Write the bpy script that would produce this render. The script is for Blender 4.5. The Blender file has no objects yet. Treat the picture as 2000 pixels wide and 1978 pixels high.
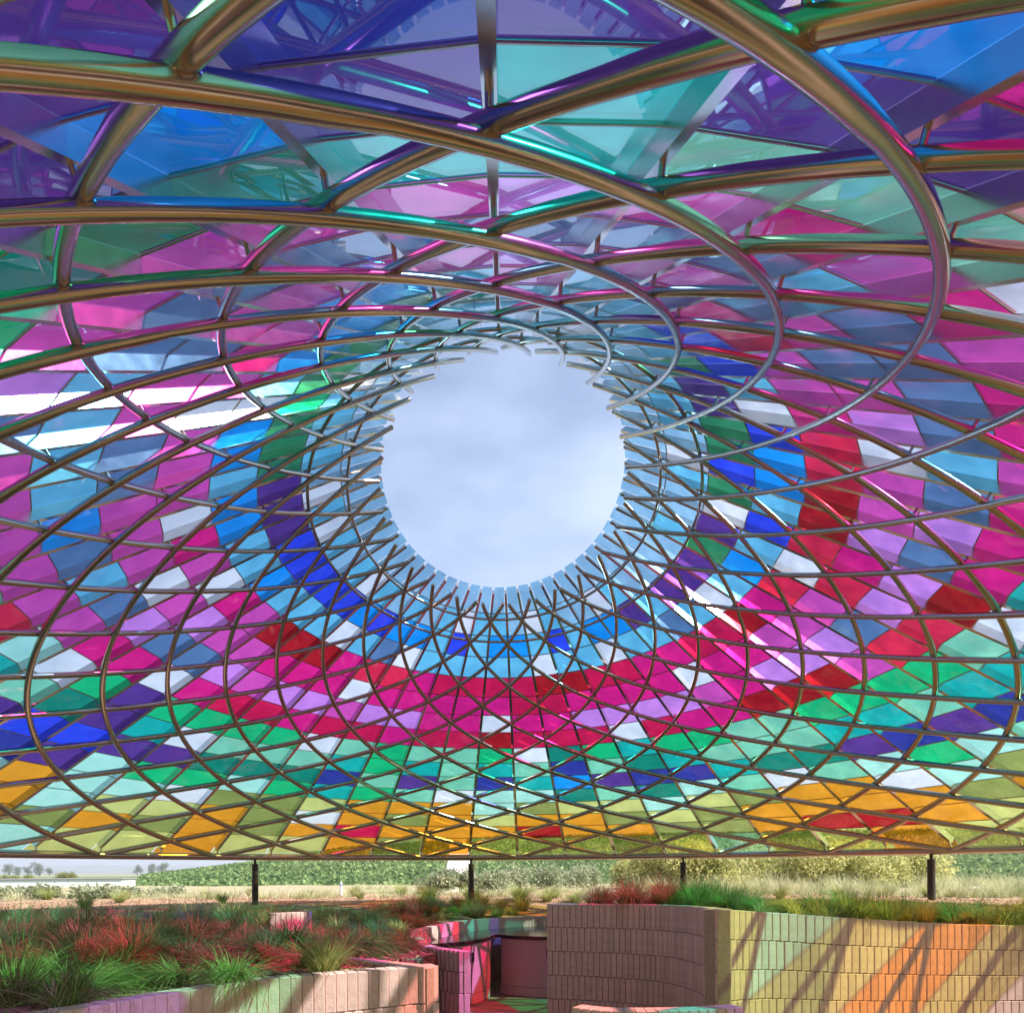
import bpy, bmesh, math, random
import numpy as np
from mathutils import Vector, Matrix, geometry

random.seed(7); rng = np.random.default_rng(7)
PI = math.pi; R = math.radians
C = bpy.context.scene.collection
scene = bpy.context.scene
ZF = 1.76                                   # eye height above the pavilion floor; the floor is z = 0

# ------------------------------------------------------------------ camera
F_PX, HY, CX, ROLL = 1449.0, 1701.9, 962.24, -0.00496      # of the 2000 x 1978 frame
cd = bpy.data.cameras.new('camera'); cam = bpy.data.objects.new('camera', cd); C.objects.link(cam)
cam.location = (0, 0, ZF); cam.rotation_euler = (Matrix.Rotation(R(90), 4, 'X') @ Matrix.Rotation(ROLL, 4, 'Z')).to_euler()
cd.sensor_fit = 'HORIZONTAL'; cd.sensor_width = 36.0; cd.lens = 36.0 * F_PX / 2000
cd.shift_x = (1000 - CX) / 2000; cd.shift_y = (HY - 989) / 2000
cd.clip_start = 0.05; cd.clip_end = 40000
scene.camera = cam

# ------------------------------------------------------------------ world and sun
SUN_EL, SUN_AZ = R(44), R(101)            # azimuth from +Y towards +X
sdir = Vector((math.sin(SUN_AZ) * math.cos(SUN_EL), math.cos(SUN_AZ) * math.cos(SUN_EL), math.sin(SUN_EL)))
w = bpy.data.worlds.new('World'); scene.world = w; w.use_nodes = True
nt = w.node_tree; N = nt.nodes; L = nt.links; N.clear()
sky = N.new('ShaderNodeTexSky'); sky.sky_type = 'NISHITA'; sky.sun_disc = False
sky.sun_elevation = SUN_EL; sky.sun_rotation = SUN_AZ; sky.air_density = 1.0; sky.dust_density = 1.0; sky.ozone_density = 1.6
tc = N.new('ShaderNodeTexCoord'); mp = N.new('ShaderNodeMapping'); mp.inputs['Scale'].default_value = (1.5, 1.5, 3.4)
mp.inputs['Location'].default_value = (0.35, 0.1, 0.2)
no = N.new('ShaderNodeTexNoise'); no.inputs['Scale'].default_value = 1.5; no.inputs['Detail'].default_value = 7; no.inputs['Roughness'].default_value = 0.48
cr = N.new('ShaderNodeValToRGB'); cr.color_ramp.elements[0].position = 0.46; cr.color_ramp.elements[0].color = (0.17, 0.17, 0.17, 1)
cr.color_ramp.elements[1].position = 0.72; cr.color_ramp.elements[1].color = (0.72, 0.72, 0.72, 1)
mx = N.new('ShaderNodeMix'); mx.data_type = 'RGBA'; mx.inputs['B'].default_value = (5.7, 6.5, 8.6, 1)
bg = N.new('ShaderNodeBackground'); bg.inputs['Strength'].default_value = 0.092
wo = N.new('ShaderNodeOutputWorld')
L.new(tc.outputs['Generated'], mp.inputs['Vector']); L.new(mp.outputs['Vector'], no.inputs['Vector']); L.new(no.outputs['Fac'], cr.inputs['Fac'])
L.new(cr.outputs['Color'], mx.inputs['Factor']); L.new(sky.outputs['Color'], mx.inputs['A']); L.new(mx.outputs['Result'], bg.inputs['Color'])
L.new(bg.outputs['Background'], wo.inputs['Surface'])
sl = bpy.data.lights.new('sun', 'SUN'); sl.energy = 5.0; sl.angle = R(0.53); sl.color = (1.0, 0.94, 0.85)
so = bpy.data.objects.new('sun', sl); C.objects.link(so); so.rotation_euler = (-sdir).to_track_quat('-Z', 'Y').to_euler()
vs = scene.view_settings; vs.view_transform = 'Standard'; vs.look = 'None'; vs.gamma = 1.0; vs.use_curve_mapping = False; vs.exposure = 1.05
scene.render.engine = 'CYCLES'
cy = scene.cycles
cy.max_bounces = 6; cy.transparent_max_bounces = 24; cy.glossy_bounces = 4; cy.diffuse_bounces = 3; cy.transmission_bounces = 4
cy.sample_clamp_indirect = 6.0; cy.caustics_reflective = False; cy.caustics_refractive = False

# ------------------------------------------------------------------ helpers
def tag(o, label=None, cat=None, group=None, kind=None):
    for k, v in (('label', label), ('category', cat), ('group', group), ('kind', kind)):
        if v: o[k] = v
    return o
def empty(name, loc=(0, 0, 0), rz=0.0):
    o = bpy.data.objects.new(name, None); C.objects.link(o); o.location = loc; o.rotation_euler = (0, 0, rz); o.empty_display_size = 0.2; return o
def link(name, me, parent=None, mat=None, M=None):
    o = bpy.data.objects.new(name, me); C.objects.link(o)
    if mat and not me.materials: me.materials.append(mat)
    if parent: o.parent = parent
    if M is not None: o.matrix_local = M
    return o
def mesh(name, vs, fs, mat=None, smooth=False):
    me = bpy.data.meshes.new(name); me.from_pydata([tuple(v) for v in vs], [], [tuple(f) for f in fs]); me.update()
    if mat:
        for m in (mat if isinstance(mat, (list, tuple)) else [mat]): me.materials.append(m)
    if smooth: me.polygons.foreach_set('use_smooth', [True] * len(me.polygons))
    return me
class MB:
    def __init__(s): s.v = []; s.f = []
    def add(s, vs, fs):
        b = len(s.v); s.v += [tuple(x) for x in vs]; s.f += [tuple(i + b for i in f) for f in fs]
    def hexa(s, p):                                   # eight corners: four below, four above
        s.add(p, [(3, 2, 1, 0), (4, 5, 6, 7), (0, 1, 5, 4), (1, 2, 6, 5), (2, 3, 7, 6), (3, 0, 4, 7)])
    def box(s, c, d, rz=0.0):
        ca, sa = math.cos(rz), math.sin(rz); P = []
        for z in (-1, 1):
            for x, y in ((-1, -1), (1, -1), (1, 1), (-1, 1)):
                X, Y = x * d[0] / 2, y * d[1] / 2
                P.append((c[0] + X * ca - Y * sa, c[1] + X * sa + Y * ca, c[2] + z * d[2] / 2))
        s.hexa(P)
    def tube(s, pts, rad, n=10, caps=True):
        pts = [Vector(p) for p in pts]; m = len(pts)
        rad = rad if isinstance(rad, (list, tuple, np.ndarray)) else [rad] * m
        t = (pts[1] - pts[0]).normalized(); up = Vector((0, 0, 1)) if abs(t.z) < .9 else Vector((1, 0, 0))
        u = t.cross(up).normalized(); V = []
        for i, p in enumerate(pts):
            t = (pts[min(i + 1, m - 1)] - pts[max(i - 1, 0)]).normalized()
            u = (u - t * u.dot(t)).normalized(); vv = t.cross(u)
            V += [p + (u * math.cos(2 * PI * k / n) + vv * math.sin(2 * PI * k / n)) * rad[i] for k in range(n)]
        Fc = [(i * n + k, i * n + (k + 1) % n, (i + 1) * n + (k + 1) % n, (i + 1) * n + k) for i in range(m - 1) for k in range(n)]
        if caps: Fc += [tuple(range(n - 1, -1, -1)), tuple((m - 1) * n + k for k in range(n))]
        s.add(V, Fc)
    def prism(s, poly, z0, z1):
        n = len(poly)
        s.add([(x, y, z0) for x, y in poly] + [(x, y, z1) for x, y in poly],
              [tuple(range(n - 1, -1, -1)), tuple(range(n, 2 * n))] + [(i, (i + 1) % n, n + (i + 1) % n, n + i) for i in range(n)])
    def build(s, name, mat, parent=None, smooth=False, M=None):
        me = mesh(name, s.v, s.f, mat, False)
        if smooth:
            me.polygons.foreach_set('use_smooth', [True] * len(me.polygons))
            try: me.set_sharp_from_angle(angle=R(45))
            except Exception: pass
        return link(name, me, parent, None, M)
def bigmesh(name, V, Fq, mat):                         # numpy arrays, quads or triangles
    me = bpy.data.meshes.new(name); k = Fq.shape[1]
    me.vertices.add(len(V)); me.vertices.foreach_set('co', np.asarray(V, dtype=np.float32).ravel())
    me.loops.add(Fq.size); me.loops.foreach_set('vertex_index', Fq.astype(np.int32).ravel())
    me.polygons.add(len(Fq)); me.polygons.foreach_set('loop_start', np.arange(0, Fq.size, k, dtype=np.int32))
    me.update(calc_edges=True); me.validate()
    for m in (mat if isinstance(mat, (list, tuple)) else [mat]): me.materials.append(m)
    return me
def spline(P, n):                                      # Catmull-Rom through points of any dimension
    P = [Vector(p) for p in P]; out = []
    for i in range(len(P) - 1):
        a, b, c, d = P[max(i - 1, 0)], P[i], P[i + 1], P[min(i + 2, len(P) - 1)]
        for k in range(n):
            t = k / n
            out.append(0.5 * ((2 * b) + (c - a) * t + (2 * a - 5 * b + 4 * c - d) * t * t + (3 * b - a - 3 * c + d) * t ** 3))
    out.append(P[-1]); return out
def s2l(c): c /= 255.0; return c / 12.92 if c <= .04045 else ((c + .055) / 1.055) ** 2.4
def hexl(r, g, b): return (s2l(r), s2l(g), s2l(b), 1)
def pix(u, v):                                         # ground direction of a photo pixel, per metre of depth
    return ((u - CX) / F_PX, -(v - HY) / F_PX)

# ------------------------------------------------------------------ materials
def mat(name):
    m = bpy.data.materials.new(name); m.use_nodes = True; return m, m.node_tree.nodes, m.node_tree.links
def principled(name, col, rough=.6, metal=0.0, var=0.0, scale=20.0, bump=0.0, bscale=60.0, objvar=0.0, col2=None, spec=None, detail=6):
    m, n, l = mat(name); b = n['Principled BSDF']
    b.inputs['Base Color'].default_value = (*col[:3], 1); b.inputs['Roughness'].default_value = rough; b.inputs['Metallic'].default_value = metal
    if spec is not None: b.inputs['Specular IOR Level'].default_value = spec
    t = n.new('ShaderNodeTexCoord'); src = t.outputs['Object']
    last = None
    if var or col2:
        ns = n.new('ShaderNodeTexNoise'); ns.inputs['Scale'].default_value = scale; ns.inputs['Detail'].default_value = detail
        l.new(src, ns.inputs['Vector'])
        r = n.new('ShaderNodeValToRGB'); r.color_ramp.elements[0].position = .3; r.color_ramp.elements[1].position = .7
        c2 = col2 or tuple(min(1, x * (1 + var)) for x in col[:3])
        r.color_ramp.elements[0].color = (*[x * (1 - var) for x in col[:3]], 1); r.color_ramp.elements[1].color = (*c2[:3], 1)
        l.new(ns.outputs['Fac'], r.inputs['Fac']); last = r.outputs['Color']
    if objvar:
        oi = n.new('ShaderNodeObjectInfo'); mr = n.new('ShaderNodeMapRange')
        mr.inputs['To Min'].default_value = 1 - objvar; mr.inputs['To Max'].default_value = 1 + objvar
        l.new(oi.outputs['Random'], mr.inputs['Value'])
        mm = n.new('ShaderNodeMix'); mm.data_type = 'RGBA'; mm.blend_type = 'MULTIPLY'; mm.inputs['Factor'].default_value = 1
        if last: l.new(last, mm.inputs['A'])
        else: mm.inputs['A'].default_value = (*col[:3], 1)
        l.new(mr.outputs['Result'], mm.inputs['B']); last = mm.outputs['Result']
    if last: l.new(last, b.inputs['Base Color'])
    if bump:
        nb = n.new('ShaderNodeTexNoise'); nb.inputs['Scale'].default_value = bscale; nb.inputs['Detail'].default_value = 5
        l.new(src, nb.inputs['Vector'])
        bp = n.new('ShaderNodeBump'); bp.inputs['Strength'].default_value = bump; bp.inputs['Distance'].default_value = .01
        l.new(nb.outputs['Fac'], bp.inputs['Height']); l.new(bp.outputs['Normal'], b.inputs['Normal'])
    return m
def leafmat(name, col, col2, trans=.35, scale=3.0):
    m, n, l = mat(name); b = n['Principled BSDF']; out = n['Material Output']
    g = n.new('ShaderNodeNewGeometry'); ns = n.new('ShaderNodeTexNoise'); ns.inputs['Scale'].default_value = scale; ns.inputs['Detail'].default_value = 3
    l.new(g.outputs['Position'], ns.inputs['Vector'])
    ad = n.new('ShaderNodeMath'); ad.operation = 'ADD'; mu = n.new('ShaderNodeMath'); mu.operation = 'MULTIPLY'; mu.inputs[1].default_value = .5
    l.new(g.outputs['Random Per Island'], mu.inputs[0]); l.new(mu.outputs[0], ad.inputs[0]); l.new(ns.outputs['Fac'], ad.inputs[1])
    r = n.new('ShaderNodeValToRGB'); r.color_ramp.elements[0].position = .45; r.color_ramp.elements[1].position = 1.0
    r.color_ramp.elements[0].color = (*col, 1); r.color_ramp.elements[1].color = (*col2, 1); l.new(ad.outputs[0], r.inputs['Fac'])
    l.new(r.outputs['Color'], b.inputs['Base Color']); b.inputs['Roughness'].default_value = .65; b.inputs['Specular IOR Level'].default_value = .25
    t = n.new('ShaderNodeBsdfTranslucent'); l.new(r.outputs['Color'], t.inputs['Color'])
    ms = n.new('ShaderNodeMixShader'); ms.inputs[0].default_value = trans
    l.new(b.outputs[0], ms.inputs[1]); l.new(t.outputs[0], ms.inputs[2]); l.new(ms.outputs[0], out.inputs['Surface'])
    return m
def steel(name, base, rough, aniso=0.0):
    m, n, l = mat(name); b = n['Principled BSDF']
    b.inputs['Base Color'].default_value = (*base, 1); b.inputs['Metallic'].default_value = 1.0
    t = n.new('ShaderNodeTexCoord'); ns = n.new('ShaderNodeTexNoise'); ns.inputs['Scale'].default_value = 9; ns.inputs['Detail'].default_value = 8
    l.new(t.outputs['Object'], ns.inputs['Vector']); mr = n.new('ShaderNodeMapRange')
    mr.inputs['To Min'].default_value = rough * .7; mr.inputs['To Max'].default_value = rough * 1.4
    l.new(ns.outputs['Fac'], mr.inputs['Value']); l.new(mr.outputs['Result'], b.inputs['Roughness'])
    return m
M_TUBE = steel('brushed_stainless', (.46, .43, .41), .18)
M_FIN = steel('polished_stainless', (.66, .65, .64), .21)
M_BAR = steel('bar_stainless', (.42, .40, .38), .3)
M_POST = principled('painted_post', (.045, .038, .034), .45, .3, .15, 14)
TINT = dict(W=(238, 243, 250), L=(96, 190, 232), B=(0, 146, 250), D=(38, 66, 235), I=(40, 52, 155), P=(82, 48, 142), S=(84, 124, 176), M=(214, 74, 182),
            V=(208, 132, 232), K=(250, 22, 132), C=(206, 16, 76), R=(246, 34, 76), U=(166, 16, 30), G=(0, 188, 120), T=(0, 176, 172), E=(0, 132, 114),
            A=(166, 246, 222), Q=(120, 208, 178), Y=(196, 205, 122), Z=(134, 150, 80), O=(255, 150, 34), N=(38, 132, 90), F=(255, 158, 160), H=(140, 192, 228), J=(142, 182, 104))
def glassmat(key):
    m, n, l = mat('tinted_glass_' + key); out = n['Material Output']; n.remove(n['Principled BSDF'])
    c = [s2l(x) for x in TINT[key]]; c = [min(.97, c[0] / .78), min(.97, c[1] / .84), min(.97, c[2] / .97)]
    c = [max(.004, x) ** .5 for x in c]
    c = [x * .95 + .035 for x in c]
    tr = n.new('ShaderNodeBsdfTransparent')
    gp = n.new('ShaderNodeNewGeometry'); nz = n.new('ShaderNodeTexNoise'); nz.inputs['Scale'].default_value = 3.2; nz.inputs['Detail'].default_value = 6; nz.inputs['Roughness'].default_value = .62
    rp = n.new('ShaderNodeValToRGB'); rp.color_ramp.elements[0].position = .3; rp.color_ramp.elements[1].position = .7
    rp.color_ramp.elements[0].color = (*[x * .93 for x in c], 1); rp.color_ramp.elements[1].color = (*[min(.985, x * 1.02 + .015) for x in c], 1)
    l.new(gp.outputs['Position'], nz.inputs['Vector']); l.new(nz.outputs['Fac'], rp.inputs['Fac']); l.new(rp.outputs['Color'], tr.inputs['Color'])
    md = n.new('ShaderNodeMapRange'); md.inputs['From Min'].default_value = .42; md.inputs['From Max'].default_value = .75; md.inputs['To Min'].default_value = .006; md.inputs['To Max'].default_value = .055
    l.new(nz.outputs['Fac'], md.inputs['Value'])
    dt = n.new('ShaderNodeBsdfTranslucent'); l.new(rp.outputs['Color'], dt.inputs['Color'])
    dm = n.new('ShaderNodeMixShader'); l.new(md.outputs['Result'], dm.inputs[0]); l.new(tr.outputs[0], dm.inputs[1]); l.new(dt.outputs[0], dm.inputs[2])
    gl = n.new('ShaderNodeBsdfGlossy'); gl.inputs['Roughness'].default_value = .012; gl.inputs['Color'].default_value = (.95, .97, .97, 1)
    g = n.new('ShaderNodeNewGeometry'); d = n.new('ShaderNodeVectorMath'); d.operation = 'DOT_PRODUCT'
    l.new(g.outputs['Incoming'], d.inputs[0]); l.new(g.outputs['Normal'], d.inputs[1])
    def mth(op, a, b=None):
        k = n.new('ShaderNodeMath'); k.operation = op
        if isinstance(a, (int, float)): k.inputs[0].default_value = a
        else: l.new(a, k.inputs[0])
        if b is not None:
            if isinstance(b, (int, float)): k.inputs[1].default_value = b
            else: l.new(b, k.inputs[1])
        k.use_clamp = op in ('SUBTRACT', 'ADD'); return k.outputs[0]
    f = mth('ADD', mth('MULTIPLY', mth('POWER', mth('SUBTRACT', 1.0, mth('ABSOLUTE', d.outputs['Value'])), 5.0), .92), .045)
    ms = n.new('ShaderNodeMixShader'); l.new(f, ms.inputs[0]); l.new(dm.outputs[0], ms.inputs[1]); l.new(gl.outputs[0], ms.inputs[2])
    l.new(ms.outputs[0], out.inputs['Surface']); return m
M_GLASS = {k: glassmat(k) for k in TINT}
M_BRICK = principled('pale_pink_brick', (.74, .53, .475), .85, 0, .10, 30, .35, 160, .10)
M_MORTAR = principled('brick_mortar', (.42, .31, .25), .9, 0, .12, 40, .3, 120)
M_FLOOR = principled('cork_brown_floor', (.29, .17, .10), .55, 0, .35, 45, .25, 90)
M_CAB = principled('pink_lacquer', (.50, .33, .33), .45, 0, .05, 6)
M_TOP = principled('dark_stone_top', (.03, .027, .03), .12, 0, .2, 30)
M_DARK = principled('matte_black', (.02, .018, .018), .7)  # near-black finish of cabinet carcasses, handles and car wheels
M_SOIL = principled('mulch', (.30, .165, .09), .95, 0, .45, 38, .9, 70, 0, (.52, .34, .20), detail=10)

# ------------------------------------------------------------------ canopy geometry (fitted in camera space, metres)
NF = 52; TH0 = 0.0345161
RC = (0.20228, 6.29570, 0.26756); RR = 7.25
OC = (0.13408, 8.09385, 4.16563); OR_, OT, OTX = 1.268, -0.74, 0.0279048
def sfun(m):
    if m < 0: return m * .064
    t = m / 16.0; return t * (1 + (1 - t) * (.0520286 - .384694 * t + .381548 * t * t))
def S(j, m):
    th = 2 * PI * j / NF + TH0; s = sfun(m); a, b = math.sin(th), math.cos(th)
    r = Vector((RC[0] + RR * a, RC[1] + RR * b, RC[2]))
    o = Vector((OC[0] + OR_ * a, OC[1] + OR_ * b * math.cos(OT), OC[2] + OR_ * b * math.sin(OT) + OTX * a))
    p = r + (o - r) * s; p.z += ZF; return p
def Nrm(j, m):
    n = (S(j + .02, m) - S(j - .02, m)).cross(S(j, m + .02) - S(j, m - .02)).normalized()
    return n if n.z > 0 else -n
def G(j, m, off): return S(j, m) + Nrm(j, m) * off
def proj(p):
    y = max(p.y, .15); return (CX + F_PX * p.x / y, HY - F_PX * (p.z - ZF) / y)
canopy = empty('glass_canopy', (RC[0], RC[1], 0))
tag(canopy, 'cone of coloured glass panes on a steel tube lattice round an open oculus', 'canopy')
CI = Matrix.Translation((-RC[0], -RC[1], 0))
def cpart(name, mb, m, smooth=False, parent=canopy):
    mb.v = [(v[0] - RC[0], v[1] - RC[1], v[2]) for v in mb.v] if parent is canopy else mb.v
    return mb.build(name, m, parent, smooth)
def inview(p, mg=80): u, v = proj(p); return p.y > .2 and -mg < u < 2000 + mg and -mg < v < 1978 + mg
# spiral tubes, two families of twenty six, crossing on every fin
def trad(m):
    return .038 if m < 2.6 else (.0355 if m < 5.6 else (.0315 if m < 8.6 else (.027 if m < 11.6 else .0235)))
for sgn in (1, -1):
    for a in range(0, NF, 2):
        ms = [0.0]
        while ms[-1] < 15.72: ms.append(ms[-1] + .2)
        pts, rad = [], []
        for m in ms:
            pts.append(G(a + sgn * m, m, (.62 if sgn > 0 else -.62) * trad(m) * min(1, .25 + m * .4))); rad.append(trad(m))
        t = MB(); t.tube(pts, rad, 12); cpart('spiral_tube', t, M_TUBE, True)
# rim and two top rings
def ring(name, fn, rad, n=156, k=12):
    t = MB(); P = [fn(NF * i / n) for i in range(n)]; V = []; Fc = []
    for i, p in enumerate(P):
        tg = (P[(i + 1) % n] - P[i - 1]).normalized(); u = tg.cross(Vector((0, 0, 1))).normalized(); v = u.cross(tg)
        V += [p + (u * math.cos(2 * PI * q / k) + v * math.sin(2 * PI * q / k)) * rad for q in range(k)]
        Fc += [(i * k + q, i * k + (q + 1) % k, ((i + 1) % n) * k + (q + 1) % k, ((i + 1) % n) * k + q) for q in range(k)]
    t.add(V, Fc); return cpart(name, t, M_TUBE, True)
ring('rim_tube', lambda j: S(j, 0) + Vector((0, 0, -.004)), .056)
ring('top_ring', lambda j: G(j, 14, .056), .017); ring('top_ring', lambda j: G(j, 15, .054), .016)
# fins with their stubs
stubs = MB(); FT, FB = .175, .085
for j in range(NF):
    t = MB(); h = .0065 / (2 * PI / NF)
    ms = [0.12 + .53 * i for i in range(31)]; V = []; Fc = []
    for m in ms:
        rr = (S(j + .5, m) - S(j - .5, m)).length; d = (.025 - .0115 * m / 16) / rr
        ft, fb = FT, FB if m < 14.5 else FB + .01
        V += [G(j - d, m, fb), G(j + d, m, fb), G(j + d, m, ft), G(j - d, m, ft)]
    for i in range(len(ms) - 1):
        b = 4 * i; Fc += [(b + q, b + (q + 1) % 4, b + 4 + (q + 1) % 4, b + 4 + q) for q in range(4)]
    Fc += [(3, 2, 1, 0), (len(V) - 4, len(V) - 3, len(V) - 2, len(V) - 1)]
    t.add(V, Fc)
    t.tube([S(j, 0) + Vector((0, 0, .03)), G(j, .22, .10)], .014, 8)
    fin = cpart('fin', t, M_FIN)
    for m in range(1, 16):
        if (j + m) % 2 == 0:
            p0, p1 = G(j, m, .02), G(j, m, .10); rs = .0125
            if inview(p0) and (p0 - Vector((0, 0, ZF))).length < 6.5:
                q = MB(); q.tube([p0, p1], rs, 10); q.v = [(v[0] - RC[0], v[1] - RC[1], v[2]) for v in q.v]
                q.build('stub', M_TUBE, fin, True)
            else: stubs.tube([p0, p1], rs, 6)
tag(cpart('stub', stubs, M_TUBE), kind='stuff')
# colours of the panes: one string per bay between two fins, from the rim upward
COL = {-26: '.....IPTMSMLNLLL', -25: '.....PBEMSMBNLLL', -24: '......PNMSMBBNLL', -23: '.......EMSMMBNLL', -22: '........MSSKBNLL', -21: '........VLMMLNWL',
       -20: '........SLMWWGLL', -19: '........MLSMBNLL', -18: '........MLSMBNLL', -17: '........MBMMLNLL', -16: '........MSMWBPLL', -15: '.......RMLMKBPWL',
       -14: '.......AMSWMLPLL', -13: '......QWKVMWLDWL', -12: '....IDEGKSVKBDLL', -11: '..OOPDPPWSMMLDLL', -10: 'AZAAAPTGKVMULDLL', -9: 'YOYAGPWGCMKULDWL',
       -8: 'YZYWGEQGCVKUWBLL', -7: 'OOOZAEQGKVKKLDLL', -6: 'YZZZGEQWCMWRSBLL', -5: 'YOWYTITQCVKRWBLL', -4: 'OCOOGQGGKVKKLLLL', -3: 'ZOZOQPTQCKKCLDWL',
       -2: 'OOOOWQQQCKKCLLLL', -1: 'YOYAAITGUWKCLBLL', 0: 'YUOZATQWCKCCLBLL', 1: 'YOOYEBIECKCUWLWL', 2: 'ZOZYQPQGCVKULDLL', 3: 'YZYAEIETWVKCLLLL',
       4: 'AZZYAITGCVKCWBLL', 5: 'ZOOZQTQGKVKKLBWL', 6: 'YUOOWEQQKMWKLPLL', 7: 'OUOOQEQQUKKCSLLL', 8: 'YOOWAPTGUVKCLPLL', 9: '.YZAGITGUVMUWPLL',
       10: '...ZAPQGMVMKLPLL', 11: '....QITGRSMRBNLL', 12: '.....QTQRVRWLPLL', 13: '......TWUVKRDWLL', 14: '.......TKSVULNLL', 15: '........KVMUBDWL',
       16: '........KSMRBNLL', 17: '........MLWRDNLL', 18: '........KSVKWPLL', 19: '........KSMMLPLL', 20: '........MSSMDNLL', 21: '........KSMRDLLL',
       22: '.......QMLSKDLLL', 23: '.....KPQKSMPLLWL', 24: '.....BPQMSMLLLLL', 25: '.....PTTVSVMLLLL'}
BAND = ['YOZ', 'OYZ', 'OYO', 'AYZ', 'GAQ', 'PIT', 'TQG', 'GQE', 'KCM', 'VMS', 'KMV', 'KRU', 'LBW', 'BDN', 'LLW', 'LLS']
OVER = {(18, 7): 'Z', (17, 7): 'J', (17, 6): 'J', (17, 5): 'G', (16, 6): 'Q', (16, 5): 'J', (16, 4): 'Y', (15, 6): 'Y', (15, 5): 'Y', (15, 4): 'O', (14, 5): 'O', (14, 4): 'O', (14, 3): 'Y', (14, 2): 'W', (13, 3): 'Y', (13, 2): 'W',
        (19, 7): 'F', (20, 7): 'F', (21, 7): 'W', (22, 6): 'F', (21, 6): 'A', (22, 5): 'A', (23, 5): 'A', (18, 6): 'F', (19, 6): 'F', (20, 6): 'A'}   # bays outside the frame, tints picked to colour the light on walls and bed
prs = random.Random(11); panels = []
for j in range(-26, 26):
    for i in range(16):
        c = COL[j][i]
        if c == '.': c = OVER.get((j, i)) or prs.choice(BAND[i])
        if i == 15 or (i == 14 and c == 'L' and prs.random() < .35): c = 'H'
        gj = .012 if i < 15 else .020; gm = .004
        rl = (S(j + 1, i + .5) - S(j, i + .5)).length; dj = gj / rl
        ml = (S(j, i + 1) - S(j, i)).length; dm = gm / ml
        m0, m1 = i + dm * .8, i + 1 - dm * .8
        if i == 0: m0 = -.42
        if i == 15: m1 = 16.12
        lo = [G(j + dj, m0, .178), G(j + 1 - dj, m0, .178), G(j + 1 - dj, m1, .178), G(j + dj, m1, .178)]
        hi = [G(j + dj, m0, .186), G(j + 1 - dj, m0, .186), G(j + 1 - dj, m1, .186), G(j + dj, m1, .186)]
        pp = [proj(p) for p in lo]; ar = abs(sum(pp[k][0] * pp[(k + 1) % 4][1] - pp[(k + 1) % 4][0] * pp[k][1] for k in range(4))) / 2
        cen = sum(lo, Vector()) / 4
        ok = inview(cen, 0) and min(p.y for p in lo) > .3
        bars = None
        if 0 < i:
            db = .030 / rl; b0, b1 = i - .006 / ml, i + .006 / ml
            bars = [G(j + db * .3, b0, .170), G(j + 1 - db * .3, b0, .170), G(j + 1 - db * .3, b1, .170), G(j + db * .3, b1, .170)] + \
                   [G(j + db * .3, b0, .176), G(j + 1 - db * .3, b0, .176), G(j + 1 - db * .3, b1, .176), G(j + db * .3, b1, .176)]
        panels.append((ar if ok else 0, c, lo + hi, bars))
panels.sort(key=lambda x: -x[0])
rest = MB(); restc = []; restbar = MB()
for k, (ar, c, P, B) in enumerate(panels):
    if k < 300:
        q = MB(); q.hexa(P); cpart('glass_panel', q, M_GLASS[c])
        if B: q = MB(); q.hexa(B); cpart('glazing_bar', q, M_BAR)
    else:
        rest.hexa(P); restc += [c] * 6
        if B: restbar.hexa(B)
o = cpart('glass_panel', rest, None); keys = sorted(TINT)
for kx in keys: o.data.materials.append(M_GLASS[kx])
o.data.polygons.foreach_set('material_index', [keys.index(c) for c in restc]); tag(o, kind='stuff')
tag(cpart('glazing_bar', restbar, M_BAR), kind='stuff')
# posts
for k in range(12):
    th = -0.0821611 + R(30) * k; x, y = RC[0] + RR * math.sin(th), RC[1] + RR * math.cos(th); zr = RC[2] + ZF
    t = MB(); t.tube([(x, y, zr - .03), (x, y, zr - .125)], .021, 12); post = cpart('post', t, M_POST, True)
    q = MB(); q.tube([(x, y, zr - .118), (x, y, zr - .122), (x, y, zr - 1.15)], [.046, .052, .052], 20)
    q.v = [(v[0] - RC[0], v[1] - RC[1], v[2]) for v in q.v]; q.build('post_sleeve', M_POST, post, True)

# ------------------------------------------------------------------ plan of the place (camera space metres; z is added ZF on building)
LW = [(-2.75, -.6, -.55), (-2.55, .6, -.54), (-2.2, 1.6, -.53), (-1.95, 2.2, -.52), (-1.65, 2.69, -.51), (-1.34, 3.24, -.51), (-1.08, 3.59, -.51), (-.70, 3.83, -.51), (-.30, 4.08, -.51)]
LW2 = [(-.30, 4.08, -.51), (-.72, 4.40, -.51), (-1.2, 4.72, -.51), (-2.0, 5.1, -.51)]
NW = [(-.22, 7.10, -.75), (-.565, 7.54, -.75), (-.74, 8.14, -.75), (-.95, 9.46, -.75), (-.78, 10.43, -.75), (-.46, 11.4, -.75), (.05, 12.07, -.75), (.91, 12.6, -.75), (1.9, 12.55, -.75), (2.7, 11.7, -.75), (2.9, 10.4, -.7), (2.45, 8.9, -.6), (1.5, 7.5, -.45), (.75, 6.62, -.35)]
RW = [(.46, 6.33, -.272), (.85, 6.2, -.27), (1.15, 6.02, -.266), (1.35, 5.8, -.263), (1.44, 5.4, -.255), (1.45, 4.82, -.246)]
RW2 = [(1.45, 4.82, -.246), (1.95, 5.22, -.293), (2.61, 5.44, -.35), (3.57, 5.82, -.424), (4.3, 6.0, -.455), (5.2, 6.1, -.49), (6.1, 5.9, -.5)]
FW = [(.42, 3.98, -.725), (.62, 3.87, -.725), (.95, 3.86, -.725), (1.35, 4.0, -.735)]
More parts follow.
